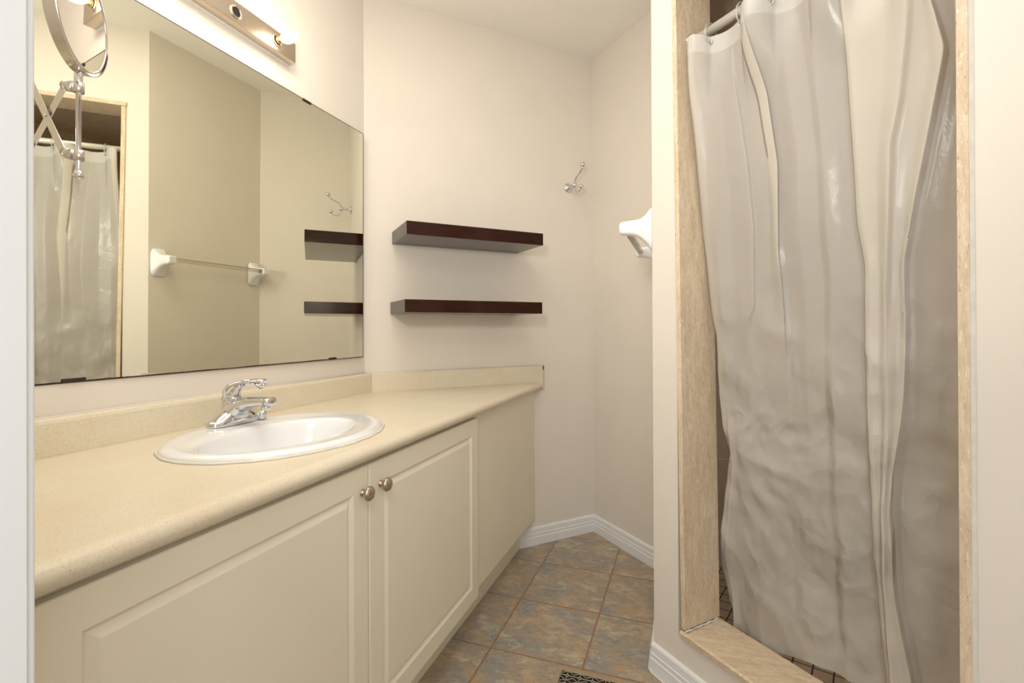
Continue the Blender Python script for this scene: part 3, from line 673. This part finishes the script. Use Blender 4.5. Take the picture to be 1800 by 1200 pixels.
# ---------------------------------------------------------------- extending shaving mirror
PX, PY = 0.22, 0.5568
mg = empty('extending_mirror', (0.01, PY, 1.38), 'round chrome magnifying mirror on a scissor arm in front of the wall mirror', 'magnifying mirror')
mb = MB(); mb.lathe((PX, PY, 1.3165), (0, 0, 1), [(0, 0.0001), (0.001, 0.0038), (0.005, 0.0074), (0.0095, 0.0080), (0.014, 0.0062), (0.017, 0.0038), (0.020, 0.0040), (0.159, 0.0040), (0.1592, 0.0064), (0.190, 0.0064), (0.192, 0.0055), (0.200, 0.0052)], 24); mb.build('post', M['chrome'], mg)
for z in (1.3600, 1.4808):
    mb = MB(); mb.lathe((PX, PY, z-0.009), (0, 0, 1), [(0, 0.0075), (0.0005, 0.0085), (0.0175, 0.0085), (0.018, 0.0075)], 24)
    mb.tube([(PX-0.004, PY-0.007, z), (PX-0.016, PY-0.006, z+0.003), (PX-0.026, PY-0.006, z+0.006)], [0.0095, 0.0095, 0.0085], 16, True, 1.0)
    mb.build('collar', M['steel'], mg)
az_ = radians(39); n1 = Vector((cos(az_), sin(az_), 0)); n1d = Vector((cos(az_)*cos(0.02), sin(az_)*cos(0.02), -0.02))
mc = Vector((PX, PY, 1.6085)) + n1*0.008
mb = MB(); mb.lathe(mc, n1d, [(-0.0005, 0.0873), (0.0008, 0.0878), (0.0012, 0.0898), (0.0002, 0.0916), (-0.0015, 0.0920), (-0.0095, 0.0920), (-0.0112, 0.0914), (-0.0118, 0.0893), (-0.0112, 0.0873)], 80, True, False); mb.build('rim', M['steel'], mg)
mb = MB(); mb.lathe(mc, n1d, [(-0.0004, 0.0876), (-0.0004, 0.0001)], 80, False, False); mb.build('magnifying_glass', M['mirror2'], mg)
mb = MB(); mb.lathe(mc, n1d, [(-0.0113, 0.0876), (-0.0113, 0.0001)], 80, False, False); mb.build('rear_glass', M['mirror2'], mg)
h_ = n1.cross(Vector((0, 0, 1))).normalized(); k_ = h_.cross(n1)
if k_.z < 0: k_ = -k_
mb = MB(); rings = []
for i in range(61):
    a = pi + pi*i/60; d = h_*cos(a) + k_*sin(a); c0 = mc - n1*0.0085
    ri, ro = 0.0953, 0.0969; e_ = min(i, 60-i); hw = 0.0088*min(1, 0.35+e_*0.16)
    rings.append([c0+d*ri-n1*hw, c0+d*ro-n1*hw, c0+d*ro+n1*hw, c0+d*ri+n1*hw])
mb.loft(rings, True, True, False); mb.build('hoop', M['steel'], mg)
for s_ in (-1, 1):
    mb = MB(); mb.cyl(mc+h_*s_*0.0921-n1*0.006, mc+h_*s_*0.0985-n1*0.006, 0.0042, 16); mb.build('hinge_pin', M['chrome'], mg)
def strip(a, b_, y, name='scissor_arm'):
    a, b_ = Vector((a[0], y, a[1])), Vector((b_[0], y, b_[1])); d = (b_-a).normalized(); nn = Vector((-d.z, 0, d.x)); hw = 0.0078
    out = []
    for k in range(9): an = pi/2+pi*k/8; out.append(a+(d*cos(an)+nn*sin(an))*hw)
    for k in range(9): an = -pi/2+pi*k/8; out.append(b_+(d*cos(an)+nn*sin(an))*hw)
    mb = MB(); t = Vector((0, 0.0014, 0)); nv = len(out)
    mb.add([p for p in out]+[p+t for p in out], [tuple(range(nv-1, -1, -1)), tuple(range(nv, 2*nv))]+[(i, (i+1) % nv, nv+(i+1) % nv, nv+i) for i in range(nv)])
    o_ = mb.build(name, M['steel'], mg)
    for p in (a, (a+b_)/2, b_):
        m2 = MB(); m2.lathe(p+Vector((0, -0.0022, 0)), (0, 1, 0), [(0, 0.0001), (0.0006, 0.0028), (0.002, 0.0034)], 14); m2.build('rivet', M['chrome'], o_)
strip((PX-0.027, 1.4884), (PX-0.124, 1.392), PY-0.006)
strip((PX-0.124, 1.392), (0.012, 1.500), PY-0.0085)
strip((PX-0.026, 1.3665), (PX-0.124, 1.513), PY-0.010)
strip((PX-0.124, 1.513), (0.012, 1.380), PY-0.0125)
mb = MB(); mb.box(0.0005, 0.006, PY-0.020, PY+0.010, 1.365, 1.565); mb.cyl((0.010, PY-0.008, 1.365), (0.010, PY-0.008, 1.565), 0.004, 14); mb.build('wall_bracket', M['steel'], mg)

# ---------------------------------------------------------------- shower rod, rings, curtain
RW, RZ = -0.055, 1.8845
rod = MB().cyl(Dp(0.106, RW, RZ), Dp(0.7375, RW, RZ), 0.0125, 32); 
ro_ = rod.build('curtain_rod', M['chrome']); tag(ro_, 'pale straight shower curtain rod across the stone-lined shower opening', 'curtain rod')
M['rodmat'] = simple('pale_enamelled_rod', (0.74, 0.71, 0.66), 0.3, 0.35); ro_.data.materials[0] = M['rodmat']
mb = MB().lathe(Dp(0.1065, RW, RZ), D, [(0, 0.024), (0.004, 0.024), (0.006, 0.019), (0.010, 0.0155)], 32); mb.build('end_flange', M['chrome'], ro_)
mb = MB().lathe(Dp(0.7383, RW, RZ), -D, [(0, 0.024), (0.004, 0.024), (0.006, 0.019), (0.010, 0.0155)], 32); mb.build('end_flange', M['chrome'], ro_)

HOLES = [0.178, 0.278, 0.368, 0.455, 0.540, 0.622, 0.700]
def lerp_tab(tab, z):
    if z >= tab[0][0]: return tab[0][1]
    for (z0, u0), (z1, u1) in zip(tab, tab[1:]):
        if z >= z1: return u1+(u0-u1)*(z-z1)/(z0-z1)
    return tab[-1][1]
def smooth_tab(tab, z, h=0.012): return (lerp_tab(tab, z-h)+lerp_tab(tab, z)*2+lerp_tab(tab, z+h))/4
E0 = [(1.887, .126), (1.586, .122), (1.324, .117), (1.217, .125), (1.073, .133), (1.028, .144), (.84, .141), (.774, .148), (.70, .164), (.684, .171), (.66, .163), (.569, .143), (.335, .109), (.168, .163)]
K1b = [(1.86, .235), (1.76, .243), (1.63, .258), (1.494, .273), (1.312, .283), (1.102, .273), (1.072, .257), (.852, .234), (.526, .212), (.147, .208)]
K1 = [(1.86, .303), (1.836, .312), (1.63, .346), (1.456, .363), (1.235, .355), (1.07, .357), (.867, .354), (.571, .347), (.19, .335)]
K2 = [(1.86, .520), (1.754, .529), (1.645, .530), (1.375, .536), (1.273, .538), (1.18, .550), (1.078, .546), (.892, .543), (.639, .546), (.437, .552), (.265, .558)]
K3 = [(1.86, .668), (1.676, .654), (1.505, .632), (1.42, .612), (1.259, .603), (1.122, .593), (.899, .588), (.657, .572), (.287, .575)]
K4 = [(1.86, .685), (1.707, .678), (1.565, .704), (1.419, .674), (1.317, .652), (1.179, .626), (1.033, .623), (.96, .621), (.889, .614), (.736, .590), (.658, .584), (.471, .592), (.302, .611)]
K5 = [(1.86, .728), (1.2, .726), (.336, .722)]
def addt(tab, d): return [(z, u+d) for z, u in tab]
def mixt(a, b_, f): return [(z, lerp_tab(a, z)*(1-f)+lerp_tab(b_, z)*f) for z in [1.86-0.1*i for i in range(17)]]
def fade(z, z0, z1): t = min(max((z-z0)/(z1-z0), 0), 1); return t*t*(3-2*t)
# (u table, w offset as function of height)
def fold(tab, fn): return [(z, lerp_tab(tab, z)-fn(z)) for z in [1.86-0.05*i for i in range(35)]]
K4b = [(1.86, .680), (1.2, .650), (.3, .60)]
CT = [(addt(E0, 0.004), lambda z: 0.010*fade(z, 1.2, 1.85)-0.010), (addt(E0, 0.020), lambda z: 0.016*fade(z, 1.2, 1.85)-0.008), (E0, lambda z: 0.038*fade(z, 1.2, 1.85)-0.002),
      (addt(E0, 0.012), lambda z: 0.040*fade(z, 1.2, 1.85)+0.002), (mixt(E0, K1b, 0.30), lambda z: 0.024*fade(z, 1.5, 1.86)+0.006),
      (mixt(E0, K1b, 0.6), lambda z: 0.000), (K1b, lambda z: 0.005*fade(z, 0.9, 1.2)), (addt(K1b, 0.004), lambda z: -0.004*fade(z, 0.9, 1.2)),
      (mixt(K1b, K1, 0.6), lambda z: 0.000), (K1, lambda z: 0.010*fade(z, 0.85, 1.25)+0.001), (fold(K1, lambda z: 0.036*fade(z, 0.95, 1.6)-0.002), lambda z: 0.001), (addt(K1, 0.008), lambda z: -0.008*fade(z, 0.6, 1.3)+0.001),
      (mixt(K1, K2, 0.28), lambda z: 0.005), (mixt(K1, K2, 0.50), lambda z: -0.003), (mixt(K1, K2, 0.62), lambda z: 0.005), (mixt(K1, K2, 0.80), lambda z: -0.004), (K2, lambda z: -0.010),
      (mixt(K2, K3, 0.7), lambda z: -0.012), (fold(K4, lambda z: 0.012), lambda z: -0.006), (mixt(K2, K3, 0.8), lambda z: 0.006), (K2, lambda z: 0.014), (addt(K2, 0.012), lambda z: 0.021), (mixt(K2, K3, 0.6), lambda z: 0.016), (K3, lambda z: 0.030),
      (addt(K3, 0.004), lambda z: 0.030-0.016*fade(z, 0.9, 1.2)), (mixt(K3, K4, 0.5), lambda z: 0.010+0.012*(1-fade(z, 0.8, 1.1))), (K4, lambda z: 0.024), (fold(K4, lambda z: 0.022*fade(z, 0.5, 1.2)+0.001), lambda z: 0.004),
      (addt(K4, 0.006), lambda z: -0.010), (mixt(K4, K5, 0.5), lambda z: -0.015), (K5, lambda z: -0.012)]
def wbase(z): return -0.052-0.113*(1.85-z)/1.65
NC = len(CT)-1
def seg(u):
    # -1/+1: the hem dips behind the rod or bulges in front of it, alternately between the rings
    hs = [0.105]+HOLES+[0.745]
    for i, (a, b_) in enumerate(zip(hs, hs[1:])):
        if a <= u <= b_: f = (u-a)/(b_-a); return (1 if i % 2 == 0 else -1), sin(pi*f)
    return 1, 0
def wtop(u):
    sg, k = seg(u); return -0.050 + (0.040*k**0.7 if sg > 0 else -0.012*k)
def ctop(u):
    sg, k = seg(u); return 1.864 + (0.012*k if sg > 0 else -0.004*k)
def cbot(u): return lerp_tab([(-0.1, 0.165), (-0.28, 0.170), (-0.387, 0.203), (-0.48, 0.212), (-0.8, 0.235)], -u)
def curtain_pt(sx, tz):
    # sx 0..NC, tz 0 top .. 1 bottom
    k = min(int(sx), NC-1); f = sx-k; fs = f*f*(3-2*f)*0.45+f*0.55
    uu0 = lerp_tab(CT[k][0], 1.85)*(1-f)+lerp_tab(CT[k+1][0], 1.85)*f
    zt = ctop(uu0)
    ub = lerp_tab(CT[k][0], 0.2)*(1-f)+lerp_tab(CT[k+1][0], 0.2)*f
    z = zt + (cbot(ub)-zt)*tz
    u = smooth_tab(CT[k][0], z)*(1-f)+smooth_tab(CT[k+1][0], z)*f
    w_ = CT[k][1](z)*(1-fs)+CT[k+1][1](z)*fs
    # crumples
    cr = fade(-z, -1.5, -0.5)*0.9+0.12
    edge = min(1, u*0+min((sx)/1.2, 1))
    wx = 0.35*noise.noise(Vector((u*5, z*4, 3))); wz_ = 0.35*noise.noise(Vector((u*5, z*4, 8)))
    F1 = noise.voronoi(Vector((u*5.5+wx, z*3.2+wz_, 1.3)))[0]; F2 = noise.voronoi(Vector((u*13+wx*2.5, z*6.5+wz_*2.5, 6.1)))[0]; F3 = noise.voronoi(Vector((u*27+wx*4, z*16+wz_*4, 2.2)))[0]
    mk = 0.35+1.3*math.exp(-((u-0.33)/0.17)**2-((z-0.75)/0.33)**2)
    d = 0.028*(F1[0]-0.45)+mk*(0.0115*(F2[0]-0.45)+0.0042*(F3[0]-0.45)) + 0.005*noise.noise(Vector((u*9, z*6, 4)))
    w_ += d*cr*edge
    # shower-side limit near the jamb, stay inside
    w_ += wbase(z)
    # near the top the hem follows the rod
    ft = fade(z, 1.62, 1.84)
    w_ = w_*(1-ft)+wtop(u)*ft
    return Vector(Dp(u, w_, z))
cur = empty('shower_curtain', Dp(0.43, -0.05, 0.2), 'translucent frosted vinyl shower curtain hanging in the stone-lined opening', 'shower curtain')
SX = []
for k in range(NC):
    wid = abs(lerp_tab(CT[k+1][0], 1.0)-lerp_tab(CT[k][0], 1.0)); m_ = max(4, int(wid/0.0026)); SX += [k+i/m_ for i in range(m_)]
SX.append(NC)
NR = 420; HR = 14
def grid(t0, t1, rows, name, mat, off=0.0):
    mb = MB(); vs = []
    for j in range(rows+1):
        t = t0+(t1-t0)*j/rows
        vs.append([mb.bm.verts.new(curtain_pt(s_, t)+nD*off) for s_ in SX])
    for a, b_ in zip(vs, vs[1:]):
        for i in range(len(SX)-1):
            f = mb.bm.faces.new((a[i], a[i+1], b_[i+1], b_[i])); f.smooth = True
    return mb.build(name, mat, cur)
TH = 0.0285
grid(0, TH, HR, 'hem', M['hem'])
grid(TH, 1, NR, 'sheet', M['vinyl'])
def find_s(u, z):
    best = min([s_ for s_ in SX if s_ > 2.5], key=lambda s_: abs((smooth_tab(CT[min(int(s_), NC-1)][0], z)*(1-(s_-min(int(s_), NC-1)))+smooth_tab(CT[min(int(s_), NC-1)+1][0], z)*(s_-min(int(s_), NC-1)))-u)); return best
ring0 = None
for i, u in enumerate(HOLES):
    s_ = find_s(u, 1.84); p = curtain_pt(s_, 0.010)
    if i: 
        pass
    c = Vector(Dp(u, RW, RZ))
    mb = MB(); mb.torus(p+nD*0.0006, nD, 0.0062, 0.0016, 24, 8); mb.build('grommet', M['chrome'], cur)
    mid = (Vector((c.x, c.y, c.z+0.017))+Vector((p.x, p.y, p.z-0.002)))/2
    ax = (c-mid); Rr = (Vector((c.x, c.y, c.z+0.017))-mid).length
    vv = (Vector((c.x, c.y, c.z+0.017))-mid).normalized(); axis = vv.cross(nD).normalized()
    side = axis.cross(vv).normalized()
    mb = MB(); pts = [mid + vv*Rr*cos(a) + side*max(Rr*0.8, 0.0175)*sin(a) for a in [2*pi*k/40 for k in range(41)]]
    mb.tube(pts, 0.0022, 10, False)
    r_ = mb.build('curtain_ring', M['clear'])
    nth = ['leftmost', 'second from the left', 'third from the left', 'fourth from the left', 'fifth from the left', 'next to last on the right', 'last one, nearest the right stone jamb'][i]
    tag(r_, 'clear plastic curtain ring on the shower rod, %s' % nth, 'curtain ring', 'clear rings holding the shower curtain')

# ---------------------------------------------------------------- floor register
fr = empty('floor_register', (1.01, 1.40, 0), 'brown metal floor vent with open scrollwork in the slate tile floor', 'floor vent')
RX0, RX1, RY0, RY1 = 0.860, 1.163, 1.325, 1.466
ang = radians(3.0)
cx_, cy_ = (RX0+RX1)/2, (RY0+RY1)/2
def rr(x, y, z): dx, dy = x-RX0, y-RY1; return (RX0+dx*cos(ang)-dy*sin(ang)*0, RY1+dy+dx*0.0, z)
M['reg'] = simple('tan_enamel_metal', (0.42, 0.32, 0.21), 0.4, var=0.15)
mb = MB(); b_ = 0.018
mb.box(RX0, RX1, RY1-b_, RY1, 0.0005, 0.005); mb.box(RX0, RX1, RY0, RY0+b_, 0.0005, 0.005); mb.box(RX0, RX0+b_, RY0+b_, RY1-b_, 0.0005, 0.005); mb.box(RX1-b_, RX1, RY0+b_, RY1-b_, 0.0005, 0.005)
mb.build('frame', M['reg'], fr, bevel=0.0015)
mb = MB(); mb.box(RX0+b_, RX1-b_, RY0+b_, RY1-b_, 0.0003, 0.0010); mb.build('duct_opening', M['black'], fr)
M['grill'] = simple('pale_worn_metal_scroll', (0.50, 0.45, 0.33), 0.4, var=0.2)
mb = MB(); px_ = (RX1-RX0-2*b_)/7; py_ = (RY1-RY0-2*b_)/3
for i in range(7):
    for j in range(3):
        cx0 = RX0+b_+px_*(i+0.5); cy0 = RY0+b_+py_*(j+0.5); q = 0.0058
        mb.tube([(cx0+q*cos(pi/2*k), cy0+q*sin(pi/2*k), 0.003) for k in range(5)], 0.0017, 6, False)
        for k in range(4):
            a = pi/2*k+pi/4; a2 = pi/2*k
            mb.tube([(cx0+q*cos(a2), cy0+q*sin(a2), 0.003), (cx0+px_*0.5*cos(a2), cy0+py_*0.5*sin(a2), 0.003)], 0.0013, 6, False)
            mb.tube([(cx0+px_*0.5*sx_, cy0+py_*0.5*0.45*sy_*0+py_*0.5*sy_, 0.003) for sx_, sy_ in ((cos(a)*0.2, (1 if sin(a) > 0 else -1)), (cos(a)*1.414, (1 if sin(a) > 0 else -1)*0.4))], 0.0011, 6, False)
mb.build('scroll_grille', M['grill'], fr)
